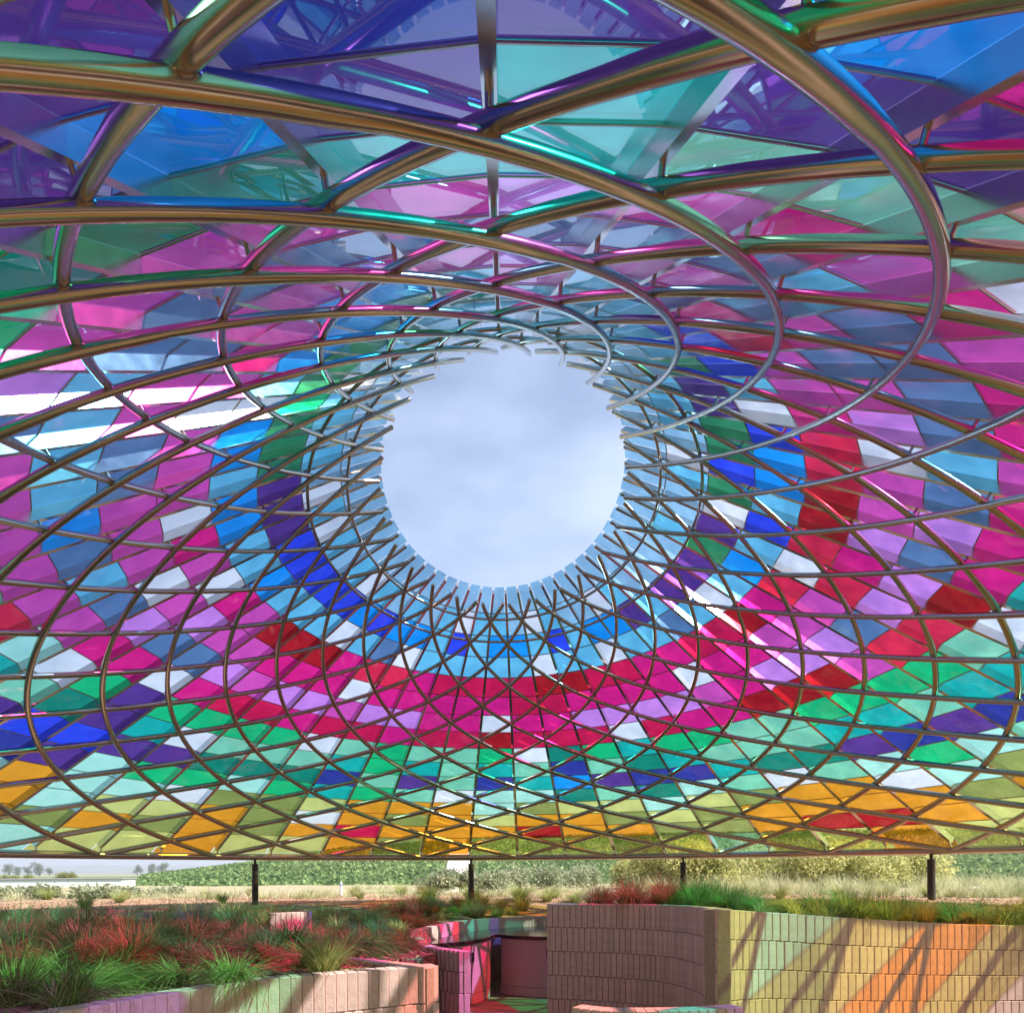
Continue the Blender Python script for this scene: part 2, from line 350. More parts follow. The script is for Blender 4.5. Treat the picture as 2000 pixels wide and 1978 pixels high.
BW = [(-2.02, 6.72, -.364), (-1.90, 6.77, -.362), (-1.80, 6.84, -.362), (-1.70, 6.98, -.362)]
FLOORP = [(p[0], p[1]) for p in LW] + [(-.42, 4.6), (-.5, 5.6), (-.55, 6.7), (-.5, 7.36)] + [(p[0], p[1]) for p in NW[2:]] + [(p[0], p[1]) for p in RW] + [(p[0], p[1]) for p in RW2[1:]] + [(6.3, 3.4), (5.2, 0.4), (2.5, -1.2), (-.4, -1.5)]
def inpoly(x, y, P):
    c = False; n = len(P); j = n - 1
    for i in range(n):
        if (P[i][1] > y) != (P[j][1] > y) and x < (P[j][0] - P[i][0]) * (y - P[i][1]) / (P[j][1] - P[i][1]) + P[i][0]: c = not c
        j = i
    return c
CTRL = [(p[0], p[1], p[2] - .03) for p in LW + LW2 + RW + RW2] + [(p[0], p[1], -.80) for p in NW[:9]] + [(-.6, 5.5, -.80), (-1.1, 6.6, -.78), (-1.4, 8.2, -.72), (-1.6, 9.6, -.66), (-.9, 12.0, -.66), (-3, 7, -.56), (-2.2, 8.9, -.60)]
for k in range(24):
    a = 2 * PI * k / 24; CTRL.append((.2 + 8.2 * math.sin(a), 6.3 + 8.2 * math.cos(a), -.50 if math.sin(a) < .35 else -.42))
CT = np.array(CTRL)
def smooth(a, b, x): t = np.clip((x - a) / (b - a), 0, 1); return t * t * (3 - 2 * t)
def height(X, Y):
    X = np.asarray(X, float); Y = np.asarray(Y, float)
    d2 = (X[..., None] - CT[:, 0]) ** 2 + (Y[..., None] - CT[:, 1]) ** 2; wt = 1 / (d2 + .02) ** 1.8
    near = (wt * CT[:, 2]).sum(-1) / wt.sum(-1)
    d = np.hypot(X - .2, Y - 6.3); u = X / np.maximum(Y, 1)
    e = np.interp(u, [-1.2, -.62, -.475, -.32, -.2, 0, .3, .7, 1.5], [-16, -14, -8, 17, 42, 60, 66, 72, 76])
    ztop = e / F_PX * 350
    up = np.where(Y > 0, smooth(95, 430, Y) * 1.28, 0)
    far = -.5 + (-2.9) * smooth(24, 110, Y) + np.clip(up, 0, 1) * (ztop + 3.4) * np.where(Y > 0, 1, 0) - smooth(420, 900, Y) * (np.maximum(ztop + 3.4, 0) + .5)
    far = np.where((Y > 24) & (u < -.62), -.5 - 3.2 * smooth(24, 110, Y), far)
    far = far + .05 * np.sin(X * .9) * np.sin(Y * .7 + 1) * smooth(9, 14, d) * (1 - smooth(60, 90, d))
    k = smooth(7.6, 10.5, d)
    return near * (1 - k) + far * k
# ground: one sheet to the horizon, cut round the sunken floor
pts = []; rad = [.25]
while rad[-1] < 14000: rad.append(rad[-1] * 1.09 + .16)
for r in rad:
    n = 72 if r < 9 else 150
    for k in range(n):
        a = 2 * PI * (k + .5 * random.random()) / n; x, y = .2 + r * math.sin(a), 6.3 + r * math.cos(a)
        if r > 30 and abs(a if a < PI else a - 2 * PI) > 1.2 and k % 3: continue
        pts.append((x, y))
bnd0 = [p for p in spline([(x, y, 0) for x, y in FLOORP] + [(*FLOORP[0], 0)], 3)][:-1]
sg = 1 if sum(a.x * b.y - b.x * a.y for a, b in zip(bnd0, bnd0[1:] + bnd0[:1])) > 0 else -1
bnd = []
for i_, p in enumerate(bnd0):                          # the cut runs behind the brick faces
    a, b = bnd0[i_ - 1], bnd0[(i_ + 1) % len(bnd0)]; tv = Vector((b.x - a.x, b.y - a.y)).normalized()
    bnd.append((p.x + tv.y * .06 * sg, p.y - tv.x * .06 * sg))
def bd(x, y): return min((x - a) ** 2 + (y - b) ** 2 for a, b in bnd)
pts = [p for p in pts if not inpoly(p[0], p[1], bnd) and (abs(p[0]) > 12 or abs(p[1] - 6) > 14 or bd(*p) > .012)]
nb = len(bnd)
vo, eo, fo, *_ = geometry.delaunay_2d_cdt([Vector(p) for p in bnd + pts], [(i, (i + 1) % nb) for i in range(nb)], [], 0, 1e-5)
V2 = np.array([(v.x, v.y) for v in vo]); H = height(V2[:, 0], V2[:, 1]) + ZF
Fg = []
for f in fo:
    c = V2[list(f)].mean(0)
    if not inpoly(c[0], c[1], bnd): Fg.append(tuple(f))
gv = [(v[0], v[1], h) for v, h in zip(V2, H)]
# bank of soil down to the floor along the cut
idx = {}
for i, v in enumerate(V2): idx[(round(float(v[0]), 3), round(float(v[1]), 3))] = i
bi = [idx.get((round(x, 3), round(y, 3))) for x, y in bnd]
for a, b in zip(bi, bi[1:] + bi[:1]):
    if a is None or b is None: continue
    q = len(gv); gv += [(gv[a][0], gv[a][1], -.06), (gv[b][0], gv[b][1], -.06)]; Fg.append((a, b, q + 1, q))
def groundmat():
    m, n, l = mat('ground_soil'); b = n['Principled BSDF']; b.inputs['Roughness'].default_value = .95; b.inputs['Specular IOR Level'].default_value = .1
    g = n.new('ShaderNodeNewGeometry'); at = n.new('ShaderNodeAttribute'); at.attribute_name = 'zone'
    n1 = n.new('ShaderNodeTexNoise'); n1.inputs['Scale'].default_value = 26; n1.inputs['Detail'].default_value = 12; n1.inputs['Roughness'].default_value = .7
    n2 = n.new('ShaderNodeTexVoronoi'); n2.inputs['Scale'].default_value = 34
    l.new(g.outputs['Position'], n1.inputs['Vector']); l.new(g.outputs['Position'], n2.inputs['Vector'])
    r = n.new('ShaderNodeValToRGB'); r.color_ramp.elements[0].position = .3; r.color_ramp.elements[1].position = .72
    r.color_ramp.elements[0].color = (.40, .40, .40, 1); r.color_ramp.elements[1].color = (1.35, 1.35, 1.35, 1); l.new(n1.outputs['Fac'], r.inputs['Fac'])
    mm = n.new('ShaderNodeMix'); mm.data_type = 'RGBA'; mm.blend_type = 'MULTIPLY'; mm.inputs['Factor'].default_value = 1
    l.new(at.outputs['Color'], mm.inputs['A']); l.new(r.outputs['Color'], mm.inputs['B']); l.new(mm.outputs['Result'], b.inputs['Base Color'])
    bp = n.new('ShaderNodeBump'); bp.inputs['Strength'].default_value = .9; bp.inputs['Distance'].default_value = .03
    l.new(n2.outputs['Distance'], bp.inputs['Height']); l.new(bp.outputs['Normal'], b.inputs['Normal']); return m
gme = mesh('ground', gv, Fg, groundmat(), True)
ca = gme.color_attributes.new('zone', 'FLOAT_COLOR', 'POINT')
GV = np.array(gv); dd = np.hypot(GV[:, 0] - .2, GV[:, 1] - 6.3)
mul = np.array((.50, .31, .195)); dry = np.array((.50, .43, .27)); fld = np.array((.13, .17, .06)); val = np.array((.30, .32, .16))
k1 = smooth(9.5, 14, dd)[:, None]; k2 = smooth(34, 90, dd)[:, None]; k3 = smooth(600, 1500, dd)[:, None]
colv = mul * (1 - k1) + dry * k1; colv = colv * (1 - k2) + fld * k2; colv = colv * (1 - k3) + val * k3
ca.data.foreach_set('color', np.c_[colv, np.ones(len(colv))].astype(np.float32).ravel())
tag(link('ground', gme), kind='structure')
t = MB(); t.prism(bnd, -.05, 0.0); tag(t.build('pavilion_floor', M_FLOOR), kind='structure')

# ------------------------------------------------------------------ brick walls
def brick_mesh(w_, d_, h_, name='brick'):
    bm = bmesh.new(); bmesh.ops.create_cube(bm, size=1.0)
    for v in bm.verts: v.co = Vector((v.co.x * w_, v.co.y * d_, v.co.z * h_))
    bmesh.ops.bevel(bm, geom=list(bm.edges), offset=.0035, segments=1, affect='EDGES')
    me = bpy.data.meshes.new(name); bm.to_mesh(me); bm.free(); me.materials.append(M_BRICK); return me
def wall(name, label, legs, ncourse, nvis, hc=.203, wb=.058, depth=.10, twist=0.0, base=None, core=True, maxn=300, both=False, out=1, wbs=None):
    """legs: lists of (x, y, ztop) points that follow one another; out = +1 when the seen face is right of the path"""
    o0 = legs[0][0]; root = empty(name, (o0[0], o0[1], 0)); tag(root, label, 'wall')
    T = Matrix.Translation((-o0[0], -o0[1], 0)); bme = brick_mesh(wb - .0045, depth, hc - .006); bmh = brick_mesh(wb / 2 - .0045, depth, hc - .006); lst = []
    for li, leg in enumerate(legs):
        wl = wb if not isinstance(wbs, tuple) else wbs[li]
        P = spline(leg, 14); acc = [0.0]
        for a, b in zip(P, P[1:]): acc.append(acc[-1] + (Vector((b.x, b.y)) - Vector((a.x, a.y))).length)
        Ltot = acc[-1]; acc = np.array(acc); A = np.array([tuple(p) for p in P])
        def at(s):
            s = min(max(s, 0), Ltot); x, y, z = (np.interp(s, acc, A[:, i]) for i in range(3))
            e = .02; s0, s1 = max(s - e, 0), min(s + e, Ltot)
            tx = np.interp(s1, acc, A[:, 0]) - np.interp(s0, acc, A[:, 0]); ty = np.interp(s1, acc, A[:, 1]) - np.interp(s0, acc, A[:, 1])
            q = math.hypot(tx, ty); return x, y, z, tx / q, ty / q
        nbk = max(1, int(round(Ltot / wl))); sp = Ltot / nbk
        for c in range(ncourse):
            ss_ = [((i + .5) * sp, 0) for i in range(nbk)] if c % 2 == 0 else [(.25 * sp, 1)] + [((i + 1) * sp, 0) for i in range(nbk - 1)] + [(Ltot - .25 * sp, 1)]
            for s, hb in ss_:
                x, y, z, tx, ty = at(s); nx, ny = ty * out, -tx * out
                zz = z + ZF - hc * (c + .5) + random.uniform(-.0012, .0012); jj = random.uniform(-.002, .002)
                px, py = x - nx * (depth / 2 - jj), y - ny * (depth / 2 - jj)
                Mx = T @ Matrix.Translation((px, py, zz)) @ Matrix.Rotation(math.atan2(ty, tx) + twist + random.uniform(-.012, .012), 4, 'Z') @ Matrix.Diagonal(((wl - .0045) / (wb - .0045), 1, 1, 1))
                vis = inview(Vector((px, py, zz)), 6) and c < nvis
                lst.append((0 if vis else 1, py, Mx, hb))
        if core:
            V = []; Fc = []; K = [at(Ltot * k / 60) for k in range(61)]; i0, i1 = (.010, depth - .01) if not both else (depth * .35, depth * .65)
            for x, y, z, tx, ty in K:
                nx, ny = ty * out, -tx * out
                zt, zb = z + ZF - .012, max(z + ZF - hc * ncourse, 0.0)
                V += [(x - nx * i0 - o0[0], y - ny * i0 - o0[1], zb), (x - nx * i1 - o0[0], y - ny * i1 - o0[1], zb), (x - nx * i1 - o0[0], y - ny * i1 - o0[1], zt), (x - nx * i0 - o0[0], y - ny * i0 - o0[1], zt)]
            for k in range(60): b = 4 * k; Fc += [(b + q, b + (q + 1) % 4, b + 4 + (q + 1) % 4, b + 4 + q) for q in range(4)]
            Fc += [(3, 2, 1, 0), (240, 241, 242, 243)]
            link('mortar', mesh('mortar', V, Fc, M_MORTAR), root)
    lst.sort(key=lambda q: (q[0], q[1])); vb = MB(); proto = [tuple(v.co) for v in bme.vertices]; pf = [tuple(p.vertices) for p in bme.polygons]
    for k, (h, _, Mx, hb) in enumerate(lst):
        if k < maxn and h == 0: link('brick', bmh if hb else bme, root, None, Mx)
        else: vb.add([tuple(Mx @ Vector(((v[0] / 2 if hb else v[0]), v[1], v[2]))) for v in proto], pf)
    if vb.v: tag(vb.build('brick', M_BRICK, root), kind='stuff')
    return root
wall('planter_wall', 'low curved wall of upright pink bricks with a sharp prow, in front of the grass bed at left', [LW, LW2], 6, 3, depth=.105, twist=-.16)
wall('niche_wall', 'round wall of sawtooth bricks that curls behind the dark counter', [NW], 5, 5, hc=.205, wb=.066, depth=.11, twist=-.42, both=True)
wall('garden_wall', 'tall smooth wall of upright bricks with a knife edge corner, lit orange and green on its right face', [RW, RW2], 7, 5, wbs=(.050, .074))
wall('rear_wall', 'brick retaining wall round the rear of the sunken floor', [[(6.1, 5.9, -.5), (6.35, 3.4, -.5), (5.2, .4, -.5), (2.5, -1.2, -.5), (-.4, -1.5, -.5), (-2.0, -1.2, -.53), (-2.75, -.6, -.55)]], 6, 0, wbs=(.1,))
wall('bench_wall', 'short brick wall whose pink top just shows at the bottom edge before the tall wall', [FW], 4, 1, depth=.11)
wall('bed_wall', 'small pale striped brick wall end half hidden in the grass at left of centre', [BW], 2, 2, wb=.047, out=1)

# ------------------------------------------------------------------ counter and cabinets in the niche
FR = spline([(-.84, 9.30, 0), (-.55, 9.46, 0), (-.29, 9.73, 0), (-.09, 10.16, 0), (.05, 10.69, 0)], 5)[:-1] + spline([(.05, 10.69, 0), (.25, 10.50, 0), (.5, 10.36, 0), (.74, 10.28, 0), (1.3, 10.2, 0), (2.0, 10.2, 0), (2.72, 10.5, 0)], 5)
BK = [(p.x, p.y) for p in spline([(2.72, 11.2, 0), (2.45, 11.75, 0), (1.85, 12.30, 0), (.95, 12.36, 0), (.17, 11.88, 0), (-.32, 11.25, 0), (-.64, 10.36, 0), (-.80, 9.5, 0)], 4)]
root = empty('counter', (.05, 10.69, 0)); tag(root, 'curved dark stone counter along the back of the brick niche', 'counter')
sh = lambda P: [(x - .05, y - 10.69) for x, y in P]
t = MB(); t.prism(sh([(p.x, p.y) for p in FR] + BK), ZF - .94, ZF - .90); t.build('worktop', M_TOP, root)
def inset(P, d):
    out = []
    for i, p in enumerate(P):
        a, b = P[max(i - 1, 0)], P[min(i + 1, len(P) - 1)]; tx, ty = b.x - a.x, b.y - a.y; q = math.hypot(tx, ty)
        out.append((p.x - ty / q * d, p.y + tx / q * d))
    return out
I1 = inset(FR, .035)
def sheet(name, pts, z0, z1, th, m, parent, off=(0, 0)):
    t = MB(); n = len(pts); V = []; Q = inset([Vector((x, y, 0)) for x, y in pts], th)
    for (x, y), (X, Y) in zip(pts, Q): V += [(x - off[0], y - off[1], z0), (X - off[0], Y - off[1], z0), (X - off[0], Y - off[1], z1), (x - off[0], y - off[1], z1)]
    Fc = [(3, 2, 1, 0), (4 * n - 4, 4 * n - 3, 4 * n - 2, 4 * n - 1)]
    for k in range(n - 1): b = 4 * k; Fc += [(b + q, b + (q + 1) % 4, b + 4 + (q + 1) % 4, b + 4 + q) for q in range(4)]
    t.add(V, Fc); return t.build(name, m, parent)
def dense(P, n=40):
    P = [Vector((x, y, 0)) for x, y in P]; acc = [0]
    for a, b in zip(P, P[1:]): acc.append(acc[-1] + (b - a).length)
    A = np.array([tuple(p) for p in P]); s = np.linspace(0, acc[-1], n); return [(float(np.interp(q, acc, A[:, 0])), float(np.interp(q, acc, A[:, 1]))) for q in s]
kk = 19
for nm, lab, seg, doors in (('cabinet', 'cabinet under the counter that stands at left and catches green sunlight', I1[:kk], (.50, .985)), ('cabinet', 'pink cabinet pair in shade under the right half of the counter', I1[kk + 2:], (.0, .31, .62, .93))):
    r = empty(nm, (seg[0][0], seg[0][1], 0)); tag(r, lab, 'cabinet', 'cabinets under the counter'); off = seg[0]; D = dense(seg, 120)
    sheet('carcass', [(a[0], a[1]) for a in inset([Vector((x, y, 0)) for x, y in D], .022)], .01, ZF - .945, .02, M_DARK, r, off)
    sheet('plinth', D, .008, .135, .02, M_CAB, r, off)
    cuts = [0.0] + [d for d in doors if d > 0] + [1.0]
    for a, b in zip(cuts, cuts[1:]):
        ia, ib = int(a * 119), int(b * 119)
        if ib - ia < 3: continue
        pts_ = D[ia:ib + 1]; e0, e1 = Vector((*pts_[0], 0)), Vector((*pts_[-1], 0))
        pts_ = pts_[1:-1] if len(pts_) > 6 else pts_
        dr = sheet('door', pts_, .142, ZF - .955, .02, M_CAB, r, off)
        hx, hy = pts_[-3 if a == 0 else 2]; tx, ty = pts_[-1][0] - pts_[-4][0], pts_[-1][1] - pts_[-4][1]
        q = MB(); q.box((hx - off[0] + .008 * ty, hy - off[1] - .004, .63), (.035, .03, .13), math.atan2(ty, tx)); q.build('handle', M_DARK, dr)

# ------------------------------------------------------------------ grass tufts
M_GRASS = leafmat('grass_green', (.14, .21, .045), (.54, .60, .22), .45, 2.0)
M_STRAW = leafmat('grass_straw', (.26, .20, .085), (.52, .44, .24), .35, 2.0)
M_PALE = leafmat('pale_meadow_grass', (.28, .32, .11), (.66, .62, .40), .4, .6)
def blade_arrays(base, az, Ln, reach, droop, wd, seg=5):
    n = len(az); V = np.zeros((n, (seg) * 2 + 1, 3)); t = np.linspace(0, 1, seg + 1)
    dx, dy = np.cos(az), np.sin(az); px, py = -dy, dx
    for k in range(seg + 1):
        s = t[k]; out = reach * Ln * s ** 1.35; z = Ln * (s * 1.0 - droop * s ** 2.6)
        cx = base[:, 0] + dx * out; cy_ = base[:, 1] + dy * out; cz = base[:, 2] + z; ww = wd * (1 - s ** 2) * .5
        if k < seg:
            V[:, 2 * k] = np.c_[cx - px * ww, cy_ - py * ww, cz]; V[:, 2 * k + 1] = np.c_[cx + px * ww, cy_ + py * ww, cz]
        else: V[:, 2 * seg] = np.c_[cx, cy_, cz]
    tri = []
    for k in range(seg - 1): a = 2 * k; tri += [(a, a + 1, a + 3), (a, a + 3, a + 2)]
    a = 2 * (seg - 1); tri.append((a, a + 1, a + 2)); tri = np.array(tri)
    F_ = (tri[None] + (np.arange(n) * (2 * seg + 1))[:, None, None]).reshape(-1, 3)
    return V.reshape(-1, 3), F_, len(tri)
def tuft_mesh(nm, n, hgt, spread, droop, straw, seed, wind=0.0):
    g = np.random.default_rng(seed); r = .07 * np.sqrt(g.random(n)); a0 = g.random(n) * 2 * PI
    base = np.c_[r * np.cos(a0), r * np.sin(a0), np.full(n, -.02)]
    az = a0 + g.normal(0, .5, n); az = np.where(g.random(n) < wind, .3 + g.normal(0, .5, n), az)
    Ln = hgt * (.55 + .6 * g.random(n)); rc = spread * (.25 + 1.0 * g.random(n)); dr = droop * (.5 + g.random(n)) * np.clip(rc, .3, 1.2)
    V, F_, k = blade_arrays(base, az, Ln, rc, dr, .0052 + .0028 * g.random(n), 6)
    me = bigmesh(nm, V, F_, [M_GRASS, M_STRAW]); mi = np.repeat((g.random(n) < straw).astype(np.int32), k)
    me.polygons.foreach_set('material_index', mi); return me
TUFT = [tuft_mesh('grass_tuft', 430, .38, 1.15, .72, .06, 1, .25), tuft_mesh('grass_tuft', 420, .36, 1.45, .85, .12, 2, .6), tuft_mesh('grass_tuft', 380, .40, .85, .55, .10, 3),
        tuft_mesh('grass_tuft', 440, .36, 1.7, .9, .16, 4, .8), tuft_mesh('grass_tuft', 320, .44, .9, .55, .35, 5), tuft_mesh('grass_tuft', 260, .36, .7, .45, .55, 6)]
tuft_root = []
def put_tuft(x, y, label, group, sc=1.0, kinds=(0, 1, 2, 3), z=None):
    zz = (float(height(x, y)) if z is None else z) + ZF
    o = link('grass_tuft', TUFT[random.choice(kinds)]); o.location = (x, y, zz); o.rotation_euler = (random.uniform(-.12, .12), random.uniform(-.12, .12), random.random() * 6.28)
    s_ = sc * random.uniform(.78, 1.2); o.scale = (s_, s_, s_ * random.uniform(.85, 1.1)); tag(o, label, 'grass', group); return o
def scatter(n, box, mind, test, seed):
    g = random.Random(seed); out = []; tries = 0
    while len(out) < n and tries < n * 80:
        tries += 1; x, y = g.uniform(box[0], box[1]), g.uniform(box[2], box[3])
        if test(x, y) and not inpoly(x, y, bnd) and all((x - a) ** 2 + (y - b) ** 2 > mind ** 2 for a, b in out): out.append((x, y))
    return out
def side(P, x, y):                                     # distance to a path
    return min(math.hypot(x - p[0], y - p[1]) for p in P)
LWs = [tuple(p) for p in spline(LW, 5)]; NWs = [tuple(p) for p in spline(NW, 5)]; RWs = [tuple(p) for p in spline(RW + RW2[1:], 5)]; L2s = [tuple(p) for p in spline(LW2, 5)]
for x, y in scatter(105, (-5.6, -.55, 2.6, 7.0), .23, lambda x, y: side(LWs, x, y) > .15 and side(L2s, x, y) > .16 and x / y < -.085 and x / y > -.8 and not (x > -1.0 and y > 4.35), 3):
    dl = side(LWs, x, y)
    lab = 'grass tuft in the front row leaning over the low planter wall' if dl < .45 else ('arching grass tuft in the middle of the left bed behind the planter wall' if dl < 1.5 else 'dark grass tuft at the back of the left bed before the bare mulch')
    put_tuft(x, y, lab, 'front row tufts of the left bed' if dl < .45 else ('middle tufts of the left bed' if dl < 1.5 else 'back tufts of the left bed'), .78 if dl < .45 else .98)
for x, y in scatter(46, (-3.4, -.75, 6.2, 12.5), .36, lambda x, y: side(NWs, x, y) > .26 and y > 6.6 and x / y > -.42 and (y < 9.4 or side(NWs, x, y) < 1.3) and side(BW, x, y) > .3, 4):
    put_tuft(x, y, 'grass tuft on the slope between the small brick wall and the round niche', 'grass tufts beside the niche', .85, (0, 1, 2, 4))
for x, y in scatter(22, (-1.2, 1.6, 11.4, 14.2), .36, lambda x, y: side(NWs, x, y) > .24, 5):
    put_tuft(x, y, 'yellow green grass tuft above the back of the round niche wall', 'grass tufts behind the niche', 1.0, (0, 2, 4))
for x, y in scatter(64, (.6, 6.2, 5.2, 8.2), .26, lambda x, y: .16 < side(RWs, x, y) < 1.35, 6):
    put_tuft(x, y, 'grass tuft growing along the top of the tall brick wall', 'grass tufts on the tall wall', .78, (0, 1, 2, 3, 4))
for x, y in scatter(26, (-9.5, 9, 9.6, 16.5), .8, lambda x, y: x < -1.6 or x > 2.2 or y > 13.4, 8):
    put_tuft(x, y, 'lone grass tuft on the bare brown mulch by the canopy edge', 'lone tufts on the mulch', .8, (2, 4, 5))
# mulch chips (one mass)
def chips(n, seed):
    g = np.random.default_rng(seed); X = g.uniform(-9, 7, n); Y = g.uniform(2.5, 15, n); d = np.hypot(X - .2, Y - 6.3)
    k = np.array([not inpoly(a, b, bnd) for a, b in zip(X, Y)]) & (d < 10.5) & (np.abs(X / Y) < .85); X, Y = X[k], Y[k]; n = len(X); Z = height(X, Y) + ZF
    a = g.random(n) * 2 * PI; l = .012 + .028 * g.random(n); ww = .004 + .008 * g.random(n); tl = g.normal(0, .25, n)
    dx, dy = np.cos(a) * l, np.sin(a) * l; ex, ey = -np.sin(a) * ww, np.cos(a) * ww
    V = np.stack([np.c_[X - dx - ex, Y - dy - ey, Z + .004 - tl * l], np.c_[X + dx - ex, Y + dy - ey, Z + .008 + tl * l], np.c_[X + dx + ex, Y + dy + ey, Z + .010 + tl * l], np.c_[X - dx + ex, Y - dy + ey, Z + .006 - tl * l]], 1).reshape(-1, 3)
    return bigmesh('mulch_chips', V, np.arange(4 * n).reshape(n, 4), leafmat('wood_chip', (.20, .10, .05), (.60, .40, .25), 0.0, 4))
tag(link('mulch_chips', chips(26000, 5)), 'loose brown bark chips strewn over the planting beds', 'mulch', kind='stuff')
# pale meadow beyond the canopy (one mass)
def meadow(n, seed):
    g = np.random.default_rng(seed); Y = 13.2 + 11.5 * g.random(n) ** 1.2; U = g.uniform(-.80, .85, n); X = U * Y
    d = np.hypot(X - .2, Y - 6.3); cl = np.sin(X * .9 + np.sin(Y * .7) * 2) * np.sin(Y * 1.1 + 1.7 * np.sin(X * .5)); road = (Y > 18.4) & (Y < 21.3) & (X > -2)
    k = (d > 7.7) & (cl + g.normal(0, .5, n) > np.where(U < .25, .15, -.25)) & ~road & ((U > -.2) | (Y < 17.0)) & ~((U > -.62) & (U < .08) & (Y < 14.3)); X, Y, U = X[k], Y[k], U[k]
    sz = np.where(U > .2, .42, .20) * (.45 + .9 * g.random(len(X))); nb_ = 34
    X, Y, U, sz = (np.repeat(q, nb_) for q in (X, Y, U, sz)); n = len(X); az = g.random(n) * 2 * PI; r = .09 * np.sqrt(g.random(n)); X = X + r * np.cos(az); Y = Y + r * np.sin(az)
    tall = sz * (.5 + .7 * g.random(n)) * np.where(g.random(n) < .03, 1.7, 1); Z = height(X, Y) + ZF
    V, F_, _ = blade_arrays(np.c_[X, Y, Z - .02], az + g.normal(0, .6, n), tall, .25 + .95 * g.random(n), .5 * g.random(n), np.full(n, .008), 3)
    return bigmesh('meadow_grass', V, F_, M_PALE)
tag(link('meadow_grass', meadow(3600, 9)), 'pale dry meadow grass outside the canopy', 'grass', kind='stuff')

# ------------------------------------------------------------------ shrubs
def leaf_cloud(lobes, n, size, g, squash=1.0):
    P = []; w_ = np.array([l[3] * l[4] * l[5] for l in lobes]); cnt = g.multinomial(n, w_ / w_.sum())
    for (x, y, z, rx, ry, rz), c in zip(lobes, cnt):
        d = g.normal(size=(c, 3)); d /= np.linalg.norm(d, axis=1)[:, None]; r = g.random(c) ** .38
        P.append(np.c_[x + d[:, 0] * rx * r, y + d[:, 1] * ry * r, z + d[:, 2] * rz * r])
    P = np.concatenate(P); n = len(P); P = P + g.normal(0, size * .6, (n, 3))
    a = g.normal(size=(n, 3)); a /= np.linalg.norm(a, axis=1)[:, None]; b = np.cross(a, g.normal(size=(n, 3))); b /= np.linalg.norm(b, axis=1)[:, None]
    s = size * (.6 + .8 * g.random(n))[:, None]; a = a * s; b = b * s * .45
    V = np.stack([P - a, P + b, P + a, P - b], 1).reshape(-1, 3); return V, np.arange(4 * n).reshape(n, 4)
def lobeset(g, n, W, H, base=.35):
    out = []
    for _ in range(n):
        a = g.random() * 2 * PI; r = W * .5 * math.sqrt(g.random()) * .75; rr = W * (.17 + .14 * g.random())
        out.append((r * math.cos(a), r * math.sin(a), H * (base + (.9 - base) * g.random()) - rr * .3, rr, rr, rr * .85))
    return out
def woody(H, n, spread, g, r0):
    t = MB()
    for i in range(n):
        a = 2 * PI * i / n + g.normal(0, .4); q = spread * (.4 + .6 * g.random())
        P = [(0.05 * math.cos(a), .05 * math.sin(a), -.05)]
        for k in range(1, 5):
            f = k / 4; P.append((q * f ** 1.2 * math.cos(a + .2 * f), q * f ** 1.2 * math.sin(a + .2 * f), H * f * (.75 + .25 * g.random())))
        t.tube(P, [r0 * (1 - .2 * k) for k in range(5)], 6)
    return t
M_BROOM = leafmat('broom_leaf', (.30, .32, .09), (.66, .62, .28), .45, 1.2)
M_OLIVE = leafmat('olive_leaf', (.20, .24, .13), (.50, .52, .34), .4, 1.5)
M_TREE = leafmat('tree_leaf', (.08, .11, .06), (.20, .22, .13), .3, .05)
M_YTREE = leafmat('yellow_tree_leaf', (.15, .18, .04), (.34, .34, .09), .3, .2)
M_WOOD = principled('bark', (.12, .085, .06), .9, 0, .3, 8)
def shrub(name, x, y, W, H, n, size, m, label, group, seed, cat='shrub'):
    g = np.random.default_rng(seed); r = empty(name, (x, y, float(height(x, y)) + ZF)); tag(r, label, cat, group)
    V, F_ = leaf_cloud(lobeset(g, 11, W, H, .22), n, size, g); link('foliage', bigmesh('foliage', V, F_, m), r)
    woody(H * .8, 7, W * .36, g, .03 * W / 2).build('stem', M_WOOD, r, True); return r
ys = [(1245, 21, 1.9, 1.35), (1300, 19, 2.1, 1.35), (1350, 22, 2.4, 1.25), (1400, 18.5, 1.8, 1.15), (1462, 20.5, 2.5, 1.3), (1530, 22, 2.6, 1.35), (1592, 18.5, 2.0, 1.15), (1640, 21, 2.6, 1.3), (1700, 19, 2.1, 1.2), (1765, 20.5, 2.4, 1.25)]
for i, (u, d, W, H) in enumerate(ys):
    shrub('broom_shrub', (u - CX) / F_PX * d, d, W, H, 5200, .055, M_BROOM, 'feathery yellow green shrub beyond the tall brick wall', 'yellow green shrubs at right', 40 + i)
for i, (u, d, W, H) in enumerate([(850, 17.0, .85, .5), (900, 17.4, .75, .55), (968, 17.6, 1.0, .55), (1016, 20, .8, .7), (1072, 20.5, 1.1, .75), (1122, 22, 1.1, .8), (1152, 23, .9, .7), (80, 14.6, .8, .19), (30, 15.0, .9, .14), (182, 14.6, .8, .20), (245, 15.5, .9, .14), (330, 16, .9, .17)]):
    shrub('olive_shrub', (u - CX) / F_PX * d, d, W, H, 1500, .045, M_OLIVE, 'small rounded grey green shrub in the pale grass outside the canopy', 'small grey green shrubs', 60 + i)

